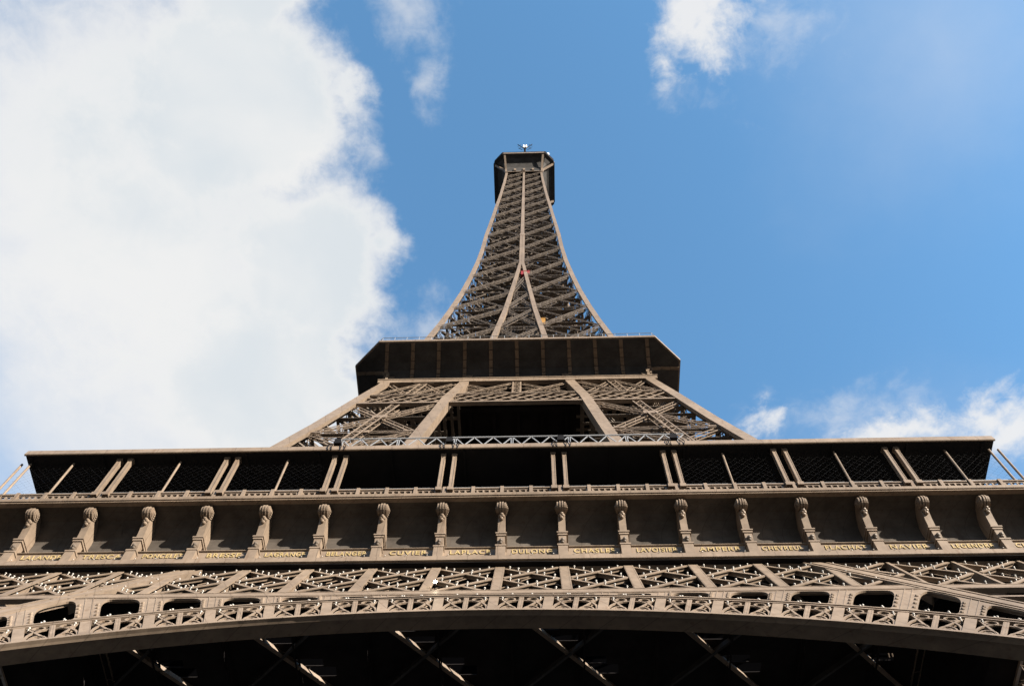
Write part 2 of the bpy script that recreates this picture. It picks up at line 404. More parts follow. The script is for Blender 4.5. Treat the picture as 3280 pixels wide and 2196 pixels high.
for i in range(-13, 13):
    m = MB(); t0 = (i + .5) * TH; HW = (TH / 2) - .0060; lo, hi = RI + .42, RE - .42; H = hi - lo
    f_ = lambda u, v, o=0.0: ar(t0 + u * HW, lo + v * H, o)
    m.bar(f_(0, 0), f_(0, 1), .26, .05, N1, .02); m.bar(f_(0, 0), f_(0, 1), .05, .2, N1, -.035)
    for sg in (-.055, .055): m.bar(f_(sg, 0), f_(sg, 1), .03, .02, N1, .03)
    for sg in (-1, 1): m.bar(f_(sg * .95, .97), f_(sg * .12, 0), .12, .06, N1, -.02); m.bar(f_(sg * .95, .97), f_(sg * .12, 0), .03, .15, N1, -.085)
    m.poly([f_(-math.cos(a), .08 + .72 * math.sin(a) ** .8) for a in [math.pi * j / 14 for j in range(15)]], .11, .08, N1, -.02)
    for sg in (-1, 1):
        c, v0 = sg * .52, .86
        m.poly([f_(c + .24 * math.cos(a), v0 + .13 * math.sin(a)) for a in [2 * math.pi * j / 12 for j in range(12)]], .075, .09, N1, .0, True)
        m.poly([f_(c + .34 * math.cos(a), .02 + .27 * math.sin(a)) for a in [math.pi * j / 8 for j in range(9)]], .08, .09, N1, .0)
        m.poly([f_(c + .18 * math.cos(a), .02 + .13 * math.sin(a)) for a in [math.pi * j / 6 for j in range(7)]], .08, .09, N1, .0)
        BULBS.append(f_(sg * .86, .90, .04)); BULBS.append(f_(sg * .45, 1.22, .05))
    m.build('openwork_panel', PAINT, arch)
# spandrel plates between the arch and the girder / leg edge, each with a round-topped opening
def stop(x):                           # slope position of the lower edge of what lies above
    s = SG2 + .02
    while True:
        if legx(s) - .75 >= abs(x) or s > 40: return s
        s += .05
for i in range(-12, 12):
    t0, t1 = i * TH, (i + 1) * TH
    N = 10; bot = []; top = []
    for j in range(N + 1):
        th = t0 + (t1 - t0) * j / N
        bs = (RE + .16); x = bs * math.sin(th); sb = SCEN - bs * math.cos(th)
        # walk up the radius until the upper boundary is met
        r = bs
        while r < bs + 14:
            xx = r * math.sin(th); ss = SCEN - r * math.cos(th)
            if ss <= SG2 + .02 or abs(xx) > legx(ss) - .75 and False: break
            lim = legx(ss) - .78
            if abs(xx) > lim and ss > SG2: pass
            r += .04
        bot.append((th, bs)); top.append((th, max(r, bs + .02)))
    def clipr(th, r):
        while r > RE + .14:
            xx = r * math.sin(th); ss = SCEN - r * math.cos(th)
            if abs(xx) <= legx(ss) - .70: return r
            r -= .04
        return RE + .14
    top = [(th, clipr(th, r)) for th, r in top]
    hmin = min(t[1] - b[1] for t, b in zip(top, bot)); hmax = max(t[1] - b[1] for t, b in zip(top, bot))
    m = MB()
    pt = lambda u, v, o: ar(t0 + (t1 - t0) * u, (RE + .16) + v * (
        (lambda jj: top[int(jj)][1] * (1 - (jj - int(jj))) + top[min(N, int(jj) + 1)][1] * (jj - int(jj)))(u * N) - (RE + .16)), o)
    outer = []; hole = []
    K = 40
    mg = .19
    open_ = hmax > .42 and hmin > .14
    for q in range(K):
        a = 2 * math.pi * q / K + math.pi / 4
        ca, sa = math.cos(a), math.sin(a); mx_ = max(abs(ca), abs(sa))
        ou, ov = .5 + .5 * ca / mx_, .5 + .5 * sa / mx_
        ex = .42 if sa > 0 else .18
        hu = .5 + (.5 - mg) * math.copysign(abs(ca) ** ex, ca)
        tm = min(.3, .16 / max(hmin, .3))
        bm = .03
        hv = bm + (1 - tm - bm) * (.5 + .5 * math.copysign(abs(sa) ** (.75 if sa > 0 else .18), sa))
        outer.append((ou, ov)); hole.append((hu, hv))
    if open_:
        A = [pt(u, v, .02) for u, v in outer]; B = [pt(u, v, .02) for u, v in hole]; Bb = [pt(u, v, -.10) for u, v in hole]; Ab = [pt(u, v, -.1) for u, v in outer]
        m.loft(A, B); m.loft(B, Bb); m.loft(Ab, A)
        for hu in (mg - .045, 1 - mg + .045):     # knobbed jambs beside the opening
            for vv in (.12, .3, .48, .64):
                if hmin > .6: m.ball(pt(hu, vv, .03), .11, 6, 4)
        for hu in (.36, .66): BULBS.append(pt(hu, .06, .04))
        for hu in (.06, .94): m.bar(pt(hu, 0, 0), pt(hu, 1, 0), .05, .03, N1, .045)
    elif hmax > .06:
        A = [pt(u, v, .02) for u, v in outer]; Ab = [pt(u, v, -.1) for u, v in outer]
        b = len(m.v); m.v += [tuple(p) for p in A]; m.f.append(tuple(b + q for q in range(K))); m.loft(Ab, A)
    else: continue
    m.build('spandrel_plate', PAINT, arch)
copyto(arch, T, math.pi)

# ---- frieze with the row of names, coving, cornice
prof = [(-35.4, 55.79), (-34.8, 55.73), (-34.25, 55.52), (-33.85, 55.15), (-33.52, 54.6), (-33.4, 54.0), (-33.4, 52.36), (-34.12, 52.24), (-34.16, 52.14), (-34.05, 52.08),
        (-34.05, 50.9), (-34.45, 50.82), (-34.58, 50.72), (-34.6, 50.30), (-34.5, 50.25), (-32.3, 50.25), (-32.3, 55.79)]
cprof = prof[:6] + [(-33.4, 52.37), (-32.3, 52.37), (-32.3, 55.79)]
fprof = [(-32.3, 52.36), (-33.4, 52.36)] + prof[7:16]
m = MB(); m.sweep(cprof, -36.1, 36.1)
for k in range(-9, 9):                 # plate joints in the coving
    x = (k + .5) * P_
    m.prism([(x - .025, y - .012, z) for y, z in prof[1:6]] + [(x - .025, -33.412, 52.5), (x - .025, -32.6, 52.5), (x - .025, -32.6, 55.7)], (.05, 0, 0))
cov_ = m
m = MB(); m.sweep(fprof, -36.1, 36.1)
frieze = m.build('frieze', PAINT, T)
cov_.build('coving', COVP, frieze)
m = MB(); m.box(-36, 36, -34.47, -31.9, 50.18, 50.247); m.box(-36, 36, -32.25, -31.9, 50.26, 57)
m.build('underside', DECKM, frieze)  # near-black lining that stands for the shade under and behind the frieze
m = MB(); m.sweep(prof, -33.35, 33.35)
fs = m.build('frieze', PAINT, T); fs.rotation_euler = (0, 0, math.pi / 2)
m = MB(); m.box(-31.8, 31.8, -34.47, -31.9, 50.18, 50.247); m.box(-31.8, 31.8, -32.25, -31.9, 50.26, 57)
fu = m.build('underside', DECKM, fs)  # same shade-dark lining for the other faces
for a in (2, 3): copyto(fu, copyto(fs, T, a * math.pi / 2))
m = MB()
cp = [(-35.02, 56.275), (-35.28, 56.275), (-35.28, 56.36), (-35.36, 56.40), (-35.40, 56.62), (-35.34, 56.66), (-35.34, 56.74), (-34.7, 56.74), (-32.6, 56.74), (-32.6, 56.275)]
m.sweep(cp, -36.6, 36.6)
GX, GY, GZ = 0.9906, -0.34, -0.50       # place of the gallery on the frieze
cornice = m.build('cornice', PAINT, T); cornice.location = (0, GY, GZ)
m = MB(); m.sweep(cp, -34.6, 34.6)
fs = m.build('cornice', PAINT, T); fs.rotation_euler = (0, 0, math.pi / 2); fs.location = (0, 0, GZ)
for a in (2, 3): copyto(fs, T, a * math.pi / 2)
NAMES = ['SEGUIN', 'LALANDE', 'TRESCA', 'PONCELET', 'BRESSE', 'LAGRANGE', 'BELANGER', 'CUVIER', 'LAPLACE', 'DULONG', 'CHASLES', 'LAVOISIER', 'AMPERE', 'CHEVREUL', 'FLACHAT', 'NAVIER', 'LEGENDRE', 'CHAPTAL']
def lettering(txt, x, y, z, parent):
    cu = bpy.data.curves.new('text', 'FONT'); cu.body = txt; cu.size = 0.58; cu.extrude = 0.02; cu.align_x = 'CENTER'; cu.space_character = 1.2; cu.offset = .008
    o = bpy.data.objects.new('text', cu); COL.objects.link(o)
    bpy.context.view_layer.update()
    dg = bpy.context.evaluated_depsgraph_get()
    me = bpy.data.meshes.new_from_object(o.evaluated_get(dg)); me.name = 'name_lettering'
    bpy.data.objects.remove(o); me.materials.clear(); me.materials.append(GOLD)
    w = max(v.co.x for v in me.vertices) - min(v.co.x for v in me.vertices)
    sx = min(1.08, 2.6 / w)
    me.transform(Matrix.Translation((x, y, z)) @ Matrix.Rotation(math.pi / 2, 4, 'X') @ Matrix.Diagonal((sx, 1, 1, 1)))
    n = bpy.data.objects.new('name_lettering', me); COL.objects.link(n); n.parent = parent
for i, t_ in enumerate(NAMES): lettering(t_, (i - 8.5) * P_, -34.075, 51.55, frieze)

# ---- consoles carrying the cornice
m = MB()                               # tapering upright with a hollow curve behind
m.prism([(-.235, -34.46, 53.14), (-.235, -34.6, 53.9), (-.235, -34.82, 54.8), (-.235, -35.1, 55.76), (-.235, -33.3, 55.76), (-.235, -33.3, 53.14)], (.47, 0, 0))
c0 = m.build('console', PAINT, T)
m = MB()                               # volute drum with flutes
yc, zc_ = -35.0, 55.2
for a, b, r in ((-.30, -.19, .44), (-.19, -.13, .38), (-.13, -.04, .50), (-.04, .04, .43), (.04, .13, .50), (.13, .19, .38), (.19, .30, .44)): m.tube((a, yc, zc_), (b, yc, zc_), r, 18)
for sg in (-1, 1):
    m.tube((sg * .30, yc, zc_), (sg * .35, yc, zc_), .34, 14); m.tube((sg * .35, yc, zc_), (sg * .40, yc, zc_), .22, 12); m.tube((sg * .4, yc, zc_), (sg * .44, yc, zc_), .10, 10)
m.ball((-.08, -34.84, 54.6), .15, 8, 6); m.ball((.08, -34.84, 54.6), .15, 8, 6); m.ball((0, -34.8, 54.38), .14, 8, 6); m.ball((0, -34.94, 54.7), .15, 8, 6)
m.build('volute', PAINT, c0)
m = MB()                               # cap, wedge-shaped neck with its boss, base block
m.box(-.37, .37, -34.62, -33.35, 53.02, 53.14); m.box(-.32, .32, -34.56, -33.35, 52.84, 53.02)
m.prism([(-.25, -34.5, 52.84), (-.25, -34.44, 52.3), (-.25, -34.3, 51.9), (-.25, -33.9, 51.9), (-.25, -33.9, 52.84)], (.5, 0, 0))
m.box(-.36, .36, -34.56, -33.9, 51.76, 51.9); m.box(-.31, .31, -34.52, -34.0, 50.8, 51.76)
m.build('pedestal', PAINT, c0)
m = MB(); m.ball((0, -34.5, 52.36), .15, 8, 6); m.ball((0, -34.46, 52.18), .11, 8, 6)
m.build('boss', PAINT2, c0)
ck = [q for q in bpy.data.objects if q.parent == c0]
c0.location = (-9 * P_ + .6, 0, 0)
for k in range(-8, 10):
    c = copyto(c0, T, None, (k * P_ - (.6 if k == 9 else 0), 0, 0))
    for q in ck: copyto(q, c)

# ---- gallery: deck, its slots added to let sun dashes onto the floor beams
m = MB()
slots = [(-24.25, -23.05), (-22.55, -22.0), (-20.5, -19.82), (-19.7, -18.8)]
edges = [-35.0] + [y for p in slots for y in p] + [-13.0]
for a, b in zip(edges[0::2], edges[1::2]): m.box(-36.2, 36.2, a, b, 57.0, 57.06)
for a, b in slots:                     # each opening runs only beside a diagonal beam
    xs = [14.95 + 10.75 * k + (a + b) / 2 + .85 for k in range(-3, 4)]
    cur = -36.2
    for xc in xs:
        lo, hi = xc - 1.0, xc + 1.0
        if hi < -27 or lo > 27: continue
        if lo > cur: m.box(cur, lo, a, b, 57.001, 57.059)
        cur = max(cur, hi)
    if cur < 36.2: m.box(cur, 36.2, a, b, 57.001, 57.059)
m.box(-36.2, -13, -13, 36, 57.0, 57.32); m.box(13, 36.2, -13, 36, 57.0, 57.32); m.box(-13, 13, 13, 36, 57.0, 57.32)
floor = m.build('gallery_floor', DECKM, T)
for k in range(-3, 4):
    m = MB(); c = 14.95 + 10.75 * k   # x - y = c
    m.bar((c - 33, -33, 56.72), (c - 13, -13, 56.72), .10, .42, (0, 0, 1), .25); m.bar((c - 33, -33, 56.72), (c - 13, -13, 56.72), .34, .06, (0, 0, 1), -.175)
    m.build('floor_beam', PAINT, floor)
    m = MB(); c = -16.6 + 10.75 * k   # x + y = c
    m.bar((c + 33, -33, 56.6), (c + 13, -13, 56.6), .10, .42, (0, 0, 1), .25); m.bar((c + 33, -33, 56.6), (c + 13, -13, 56.6), .2, .06, (0, 0, 1), -.175)
    m.build('floor_beam', COVE, floor)  # this set is coloured darker to look unlit
for k in range(-6, 7):
    m = MB(); x = k * 5.375 + .35
    m.latt((x, -32.4, 56.3), (x, -13, 56.3), .9, (1, 0, 0), .12, .06, 1.2, d=.1)
    m.build('floor_truss', DECKM, floor)  # deck black puts the trusses in shade by colour

# ---- balustrade
m = MB()
m.box(-36.3, 36.3, -35.22, -35.10, 57.42, 57.52); m.box(-36.3, 36.3, -35.20, -35.12, 56.745, 56.86)
m.box(-36.3, 36.3, -35.19, -35.13, 57.22, 57.28)
x = -36.2
while x < 36.2:
    m.box(x, x + .10, -35.19, -35.13, 56.86, 57.22); m.poly([(x + .1, -35.13, 57.1), (x + .16, -35.13, 57.19), (x + .3, -35.13, 57.21)], .05, .05, (0, -1, 0))
    x += .42
bal = m.build('balustrade', PAINT, T); bal.location = (0, GY, GZ); bal.scale = (GX, 1, 1)
m = MB(); m.box(-.12, .12, -35.28, -35.06, 56.745, 57.6); b0 = m.build('balustrade_post', PAINT, bal)
b0.location = (-36.18, 0, 0)
for k in range(1, 37): copyto(b0, bal, None, (-36.18 + 2.01 * k, 0, 0))
m = MB(); m.tube((-36, -34.95, 57.95), (36, -34.95, 57.95), .025, 6)
for k in range(37): m.tube((-36 + 2 * k, -34.95, 57.0), (-36 + 2 * k, -34.95, 57.95), .025, 5)
m.build('handrail', ALU, bal)

# ---- gallery columns, netting and roof
def column(x, w=.30):
    m = MB(); m.box(-w / 2, w / 2, -35.33, -35.03, 57.1, 61.86)
    for sg in (-1, 1): m.box(sg * w * .36 - .02, sg * w * .36 + .02, -35.35, -35.33, 57.5, 61.86)
    m.box(-w / 2 - .06, w / 2 + .06, -35.40, -34.96, 57.1, 57.45); m.box(-w / 2 - .05, w / 2 + .05, -35.39, -34.97, 61.6, 61.87)
    return m.build('gallery_column', PAINT, T)
col0 = column(0)
CX = []
for k in range(8):
    xc = -28.2 + 8.06 * k; CX += [xc - .41, xc + .41]
for i, x in enumerate(CX):
    (col0 if i == 0 else copyto(col0, T)).location = (x * GX, GY, GZ)
m = MB(); m.tube((0, -35.1, 57.2), (0, -35.1, 61.7), .085, 8); p0 = m.build('net_pole', PAINT, T)
for i, x in enumerate((-36.02, -35.35, -32.1, -24.05, -16.0, 16.05, 24.15, 32.15, 35.35, 36.02)): (p0 if i == 0 else copyto(p0, T)).location = (x * GX, GY, GZ)
m = MB(); Wn, Hn, st = 7.2, 4.2, .55
n_ = int((Wn + Hn) / st)
for i in range(n_):
    q = i * st
    a = (max(0, q - Hn), min(Hn, q)); b = (min(Wn, q), max(0, q - Wn))
    m.bar((a[0] - Wn / 2, -35.0, 57.4 + a[1]), (b[0] - Wn / 2, -35.0, 57.4 + b[1]), .0035, .0035, (0, -1, 0))
    m.bar((Wn / 2 - a[0], -34.98, 57.4 + a[1]), (Wn / 2 - b[0], -34.98, 57.4 + b[1]), .0035, .0035, (0, -1, 0))
net0 = m.build('safety_net', WIRE, T)
for i, x in enumerate((-32.1, -24.15, -16.1, 16.1, 24.15, 32.1)): (net0 if i == 0 else copyto(net0, T)).location = (x * GX, GY, GZ)
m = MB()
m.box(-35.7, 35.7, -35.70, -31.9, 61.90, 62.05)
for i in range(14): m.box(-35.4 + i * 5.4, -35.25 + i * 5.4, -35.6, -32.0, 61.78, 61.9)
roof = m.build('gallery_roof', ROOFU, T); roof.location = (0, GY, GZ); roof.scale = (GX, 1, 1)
m = MB(); m.sweep([(-35.82, 61.86), (-35.86, 61.92), (-35.78, 62.50), (-35.70, 62.58), (-35.2, 62.62), (-35.2, 62.52), (-35.70, 62.44), (-35.72, 61.86)], -35.78, 35.78)
m.box(-35.76, 35.76, -35.19, -31.9, 62.06, 62.5)
m.build('fascia', PAINT, roof)
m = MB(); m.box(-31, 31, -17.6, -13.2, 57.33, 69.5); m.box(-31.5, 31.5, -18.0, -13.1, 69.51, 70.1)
m.build('black_baffle', GLAZ_BAFFLE, T)  # hidden wall added behind the deck slots to block the sky

# ------------------------------------------------------------------ upper tower
PRO = [(0, 60), (50, 34.2), (57, 31.4), (70, 27.5), (82.6, 24.12), (91, 22.0), (101.6, 19.5), (108.85, 17.73), (116, 16.4), (124, 15.25), (131, 14.2), (140, 13.0), (148.7, 11.98), (158.9, 10.9), (170, 9.95),
       (180.4, 9.18), (190, 8.68), (200, 8.35), (209.7, 7.85), (218, 7.42), (226.4, 7.05), (234.4, 6.62), (242, 6.25), (250.7, 5.9), (257.4, 5.62), (263.7, 5.42), (268.6, 5.28)]
def A(z):
    for (a, b), (c, d) in zip(PRO, PRO[1:]):
        if a <= z <= c: return b + (d - b) * (z - a) / (c - a)
    return PRO[-1][1]
PC = [(57, 12.9), (84, 10.15), (101, 8.35), (110.3, 6.6), (116, 5.75), (131, 3.9), (147, 2.5), (158.3, 1.72), (178.5, .27), (200, .27)]
def CCH(z):
    for (a, b), (c, d) in zip(PC, PC[1:]):
        if a <= z <= c: return b + (d - b) * (z - a) / (c - a)
    return PC[-1][1]
def fn(z):                             # outward normal of the front face at height z
    s = (A(z - 2) - A(z + 2)) / 4
    return Vector((0, -1, s)).normalized()
def corner_chord(zs, w, w1, d):
    m = MB()
    for i in range(len(zs) - 1):
        z0, z1 = zs[i], zs[i + 1]; t0 = (z0 - zs[0]) / (zs[-1] - zs[0]); t1 = (z1 - zs[0]) / (zs[-1] - zs[0])
        wa, wb = w + (w1 - w) * t0, w + (w1 - w) * t1
        a = [(-A(z0), -A(z0), z0), (-A(z0) + wa, -A(z0), z0), (-A(z0) + wa, -A(z0) + d, z0), (-A(z0) + d, -A(z0) + d, z0), (-A(z0) + d, -A(z0) + wa, z0), (-A(z0), -A(z0) + wa, z0)]
        b = [(-A(z1), -A(z1), z1), (-A(z1) + wb, -A(z1), z1), (-A(z1) + wb, -A(z1) + d, z1), (-A(z1) + d, -A(z1) + d, z1), (-A(z1) + d, -A(z1) + wb, z1), (-A(z1), -A(z1) + wb, z1)]
        m.loft(a, b)
    return m
def inner_chord(zs, w, w1, d, sg, y_of=None, x_of=None, face=None):
    m = MB()
    for i in range(len(zs) - 1):
        z0, z1 = zs[i], zs[i + 1]; t0 = (z0 - zs[0]) / (zs[-1] - zs[0]); t1 = (z1 - zs[0]) / (zs[-1] - zs[0])
        L = []
        for z, t_ in ((z0, t0), (z1, t1)):
            ww = w + (w1 - w) * t_; xc = sg * CCH(z); yy = -A(z) if y_of is None else y_of(z)
            L.append([(xc - ww / 2, yy, z), (xc + ww / 2, yy, z), (xc + ww / 2, yy + d, z), (xc - ww / 2, yy + d, z)])
        m.loft(L[0], L[1])
    return m
# ---- the four legs between the platforms
ZL = [57.4, 70, 82.6, 91, 101.6, 108.85, 110.8]
LV = [57.4, 67.5, 78.0, 88.4, 99.5]
def leg_face(m, yf, fa, fb, nrm, off=-.25):
    # lattice of one leg face between x = -fa(z) and x = -fb(z) in the plane y = yf(z)
    p = lambda u, z: Vector((-fa(z) * (1 - u) - fb(z) * u, yf(z), z))
    for z0, z1 in zip(LV, LV[1:]):
        m.latt(p(.04, z0), p(.96, z1), .62, nrm, .10, .05, 1.0, .3, off)
        m.latt(p(.96, z0), p(.04, z1), .62, nrm, .10, .05, 1.0, .3, off - .1)
        m.latt(p(.06, z0), p(.94, z0), .65, nrm, .11, .05, 1.3, .6, off)
        c = p(.5, (z0 + z1) / 2); m.bar(c - Vector((.8, 0, 0)), c + Vector((.8, 0, 0)), 1.0, .1, nrm, off + .2)
        c = p(.5, z0); m.bar(c - Vector((.75, 0, 0)), c + Vector((.75, 0, 0)), .7, .1, nrm, off + .09)
        for u in (.08, .92):
            for z in (z0,):
                c = p(u, z); m.bar(c - Vector((.8, 0, 0)), c + Vector((.8, 0, 0)), .3, .1, nrm, off + .10)
                m.bar(c - Vector((.8, 0, 1.0)), c + Vector((.8, 0, -1.0)), .2, .1, nrm, off + .10)
    m.latt(p(.5, LV[0]), p(.5, LV[-1]), .9, nrm, .13, .06, 1.3, .6, off + .05, cross=True)
    # short cross panels above the belt girder
    z0, z1 = 104.0, 109.9
    for ua, ub in ((.06, .5), (.5, .94)):
        m.latt(p(ua, z0), p(ub, z1), .6, nrm, .11, .05, 1.0, .5, off); m.latt(p(ub, z0), p(ua, z1), .6, nrm, .11, .05, 1.0, .5, off - .1)
    m.latt(p(.5, z0), p(.5, z1), .9, nrm, .13, .06, 1.2, .5, off + .05, cross=True)
    c = p(.5, z1 - .1); m.bar(c - Vector((1.3, 0, 0)), c + Vector((1.3, 0, 0)), .35, .1, nrm, off + .1)
NU = Vector((0, -1, .24)).normalized()
lm = MB(); leg_face(lm, lambda z: -A(z), lambda z: A(z) - .5, lambda z: CCH(z) + .2, NU)
lf = lm.build('leg_lattice', PAINT)
lm = MB()
for i in range(2, 17):                 # landings and cross flats seen from below
    z = 58 + i * 3.1; a_, c_ = A(z) - .9, CCH(z) + .4; n = 5 if z > 92 else 3
    for j in range(n + 1):
        q = a_ + (c_ - a_) * j / n
        lm.bar((-q, -a_, z), (-q, -c_, z), .36, .06, (0, 0, -1))
        if j % 2 == i % 2: lm.bar((-a_, -q, z + .1), (-c_, -q, z + .1), .5, .06, (0, 0, -1))
    lm.bar((-a_, -a_, z + .2), (-c_, -c_, z + .2), .4, .25, (0, 0, -1)); lm.bar((-a_, -c_, z + .5), (-c_, -a_, z + .5), .4, .25, (0, 0, -1))
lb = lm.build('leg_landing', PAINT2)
mirror = Matrix.Scale(-1, 4, Vector((1, 0, 0)))
swap = Matrix(((0, 1, 0, 0), (1, 0, 0, 0), (0, 0, 1, 0), (0, 0, 0, 1)))
def mirrored(o, M, name):
    me = o.data.copy(); me.transform(M); me.flip_normals(); n = bpy.data.objects.new(name, me); COL.objects.link(n); return n
lf_s = mirrored(lf, swap, 'leg_lattice')
oc = corner_chord(ZL, 1.35, 1.2, .45)
legroot = oc.build('leg', PAINT, T)   # the outer corner edge carries the rest of its leg
for o in (lf, lb, lf_s): o.parent = legroot
ic = inner_chord(ZL, 1.38, 1.2, 1.1, -1).build('edge_beam', PAINT, legroot)
mirrored(ic, swap, 'edge_beam').parent = legroot
inner_chord(ZL, 1.3, 1.2, 1.2, -1, lambda z: -CCH(z) - .6).build('edge_beam', PAINT2, legroot)
kids = [o for o in bpy.data.objects if o.parent == legroot]
for k in (1, 2, 3):
    c = copyto(legroot, T, k * math.pi / 2)
    for q in kids: copyto(q, c)
# gusset plates at the heads of the inner edges
# ---- belt girder under the second platform
m = MB(); zt, zb = 103.7, 99.75
pA = lambda x, z, o=0.0: Vector((x, -A(z), z)) + NU * o
for z, w in ((zt, .22), (zb, .34)):
    x = A(z) - 1.0; m.bar(pA(-x, z), pA(x, z), w, .5, NU, -.06)
m.bar(pA(-17.6, zt - .35), pA(17.6, zt - .35), .1, .3, NU, -.1)
m.bar(pA(-18.4, zb + .4), pA(18.4, zb + .4), .1, .3, NU, -.1)
nb = 20; x0 = -18.0; stp = 36.0 / nb
for i in range(nb):
    xa, xb = x0 + i * stp, x0 + (i + 1) * stp
    for a, b, o in ((xa - stp * .5, xb + stp * .5, -.12), (xb + stp * .5, xa - stp * .5, -.24)):
        a = max(-18.4, min(18.4, a)); b = max(-18.4, min(18.4, b))
        m.bar(pA(a, zb + .3, o), pA(b, zt - .2, o), .19, .08, NU)
belt = m.build('belt_girder', PAINT, T); turned(belt, T)
m = MB()
z0, z1 = 104.0, 109.9
for a, b in ((-7.2, 0), (0, 7.2)):
    m.latt(pA(a, z0, -.3), pA(b, z1, -.3), .55, NU, .11, .05, 1.0, .45); m.latt(pA(b, z0, -.4), pA(a, z1, -.4), .55, NU, .11, .05, 1.0, .45)
m.latt(pA(0, z0, -.2), pA(0, z1, -.2), .95, NU, .2, .1, 1.1, .5, cross=True)
for sg in (-1, 1): m.bar(pA(sg * 6.7 - 1.5, z1 - .15, .05), pA(sg * 6.7 + 1.5, z1 - .15, .05), .4, .1, NU)
hb = m.build('head_lattice', PAINT, T); turned(hb, T)
# rear belt between the inner edges of the legs
m = MB()
for z in (99.4, 102.4): m.bar((-8.6, -8.9, z), (8.6, -8.9, z), .3, .4, (0, -1, 0))
for i in range(10):
    xa = -8.5 + i * 1.7; m.bar((xa, -8.9, 99.5), (xa + 1.7, -8.9, 102.3), .25, .1, (0, -1, 0)); m.bar((xa + 1.7, -8.9, 99.5), (xa, -8.9, 102.3), .25, .1, (0, -1, 0), -.12)
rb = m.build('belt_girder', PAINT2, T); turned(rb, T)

# ---- octagonal platforms
def octring(h, c, z): return [(-c, -h, z), (c, -h, z), (h, -c, z), (h, c, z), (c, h, z), (-c, h, z), (-h, c, z), (-h, -c, z)]
def platform(rings, m_cov): 
    m = MB()
    for a, b in zip(rings, rings[1:]): m.loft(octring(*a), octring(*b))
    return m
# second floor
m = platform([(16.86, 16.8, 110.5), (16.9, 16.8, 111.9), (17.05, 16.85, 112.5), (17.6, 16.95, 113.05), (18.6, 17.15, 113.45), (20.0, 17.5, 113.7), (21.25, 17.9, 113.82)], PAINT)
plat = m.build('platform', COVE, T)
m = MB(); m.loft(octring(21.25, 17.9, 113.82), octring(21.46, 18.0, 113.86)); m.loft(octring(21.46, 18.0, 113.86), octring(21.46, 18.0, 114.32)); m.loft(octring(21.46, 18.0, 114.32), octring(20.9, 17.8, 114.34)); m.loft(octring(20.9, 17.8, 114.34), octring(20.9, 17.8, 113.95))
m.v += [tuple(p) for p in octring(20.9, 17.8, 113.9)]; m.f.append(tuple(range(len(m.v) - 8, len(m.v))))
m.build('platform_edge', PAINT, plat)
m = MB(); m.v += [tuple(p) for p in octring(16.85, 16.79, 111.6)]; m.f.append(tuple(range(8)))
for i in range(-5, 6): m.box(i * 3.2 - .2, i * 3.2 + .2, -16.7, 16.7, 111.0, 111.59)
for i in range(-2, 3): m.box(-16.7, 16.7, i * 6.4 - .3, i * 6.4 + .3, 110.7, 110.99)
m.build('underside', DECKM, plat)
m = MB()
for k in range(4):
    pass
m.box(-17.95, 17.95, -17.55, -16.9, 109.72, 110.45); m.box(-18.02, 18.02, -17.62, -16.9, 110.46, 110.62)
bnd = m.build('platform_band', PAINT, plat)
m = MB(); m.box(-16.89, 16.89, -17.55, -16.9, 109.72, 110.45); m.box(-16.89, 16.89, -17.62, -16.9, 110.46, 110.62)
for k in (1, 2, 3):
    o = m.build('platform_band', PAINT, plat); o.rotation_euler = (0, 0, k * math.pi / 2)
def ribmesh(x0, x1):
    m = MB(); pr = [(16.95, 111.56), (16.98, 112.2), (17.12, 112.62), (17.7, 113.1), (18.7, 113.46), (20.0, 113.66), (21.2, 113.78)]
    for (a, za), (b, zb_) in zip(pr, pr[1:]):
        ta, tb = (a - 16.95) / 4.3, (b - 16.95) / 4.3; xa, xb = x0 + (x1 - x0) * ta, x0 + (x1 - x0) * tb; w = .23
        m.quadbox([(xa - w, -a - .16, za - .02), (xa + w, -a - .16, za - .02), (xb + w, -b - .1, zb_ - .14), (xb - w, -b - .1, zb_ - .14), (xa - w, -a + .2, za + .3), (xa + w, -a + .2, za + .3), (xb + w, -b + .2, zb_ + .16), (xb - w, -b + .2, zb_ + .16)])
    m.box(x0 - .22, x0 + .22, -17.22, -16.9, 112.02, 112.1); m.box(x0 - .23, x0 + .23, -17.11, -16.8, 110.62, 111.54)
    return m
for i in range(11):
    xb = -17.3 + 3.46 * i; xt = -16.9 + 3.38 * i
    r = ribmesh(xb, xt).build('platform_rib', PAINT, plat)
    for k in ((1, 3) if i in (0, 5, 10) else ()): copyto(r, plat, k * math.pi / 2)
m = MB()
R8 = octring(21.0, 17.8, 0)
for i in range(8):
    a, b = Vector(R8[i]), Vector(R8[(i + 1) % 8]); n = max(2, int((b - a).length / 1.6))
    for z, r in ((115.3, .03), (116.1, .04)): m.tube(a + Vector((0, 0, z)), b + Vector((0, 0, z)), r, 5)
    for j in range(n): p = a + (b - a) * j / n; m.tube(p + Vector((0, 0, 114.3)), p + Vector((0, 0, 116.15)), .035, 5)
m.build('platform_railing', ALU, plat)

# ---- the shaft above the second floor
ZN = [114.6, 125.6, 137.4, 148.7, 158.9, 170.0, 180.4, 190.0, 199.8, 209.6, 218.1, 226.5, 234.4, 242.0, 250.0, 257.2, 263.3, 268.6]
ZC = [111] + [z for z, _ in PRO if 116 <= z]
m = corner_chord(ZC, .95, .62, .3)
shaft = bpy.data.objects.new('shaft', bpy.data.meshes.new('shaft')); COL.objects.link(shaft); shaft.parent = T
sh = MB()
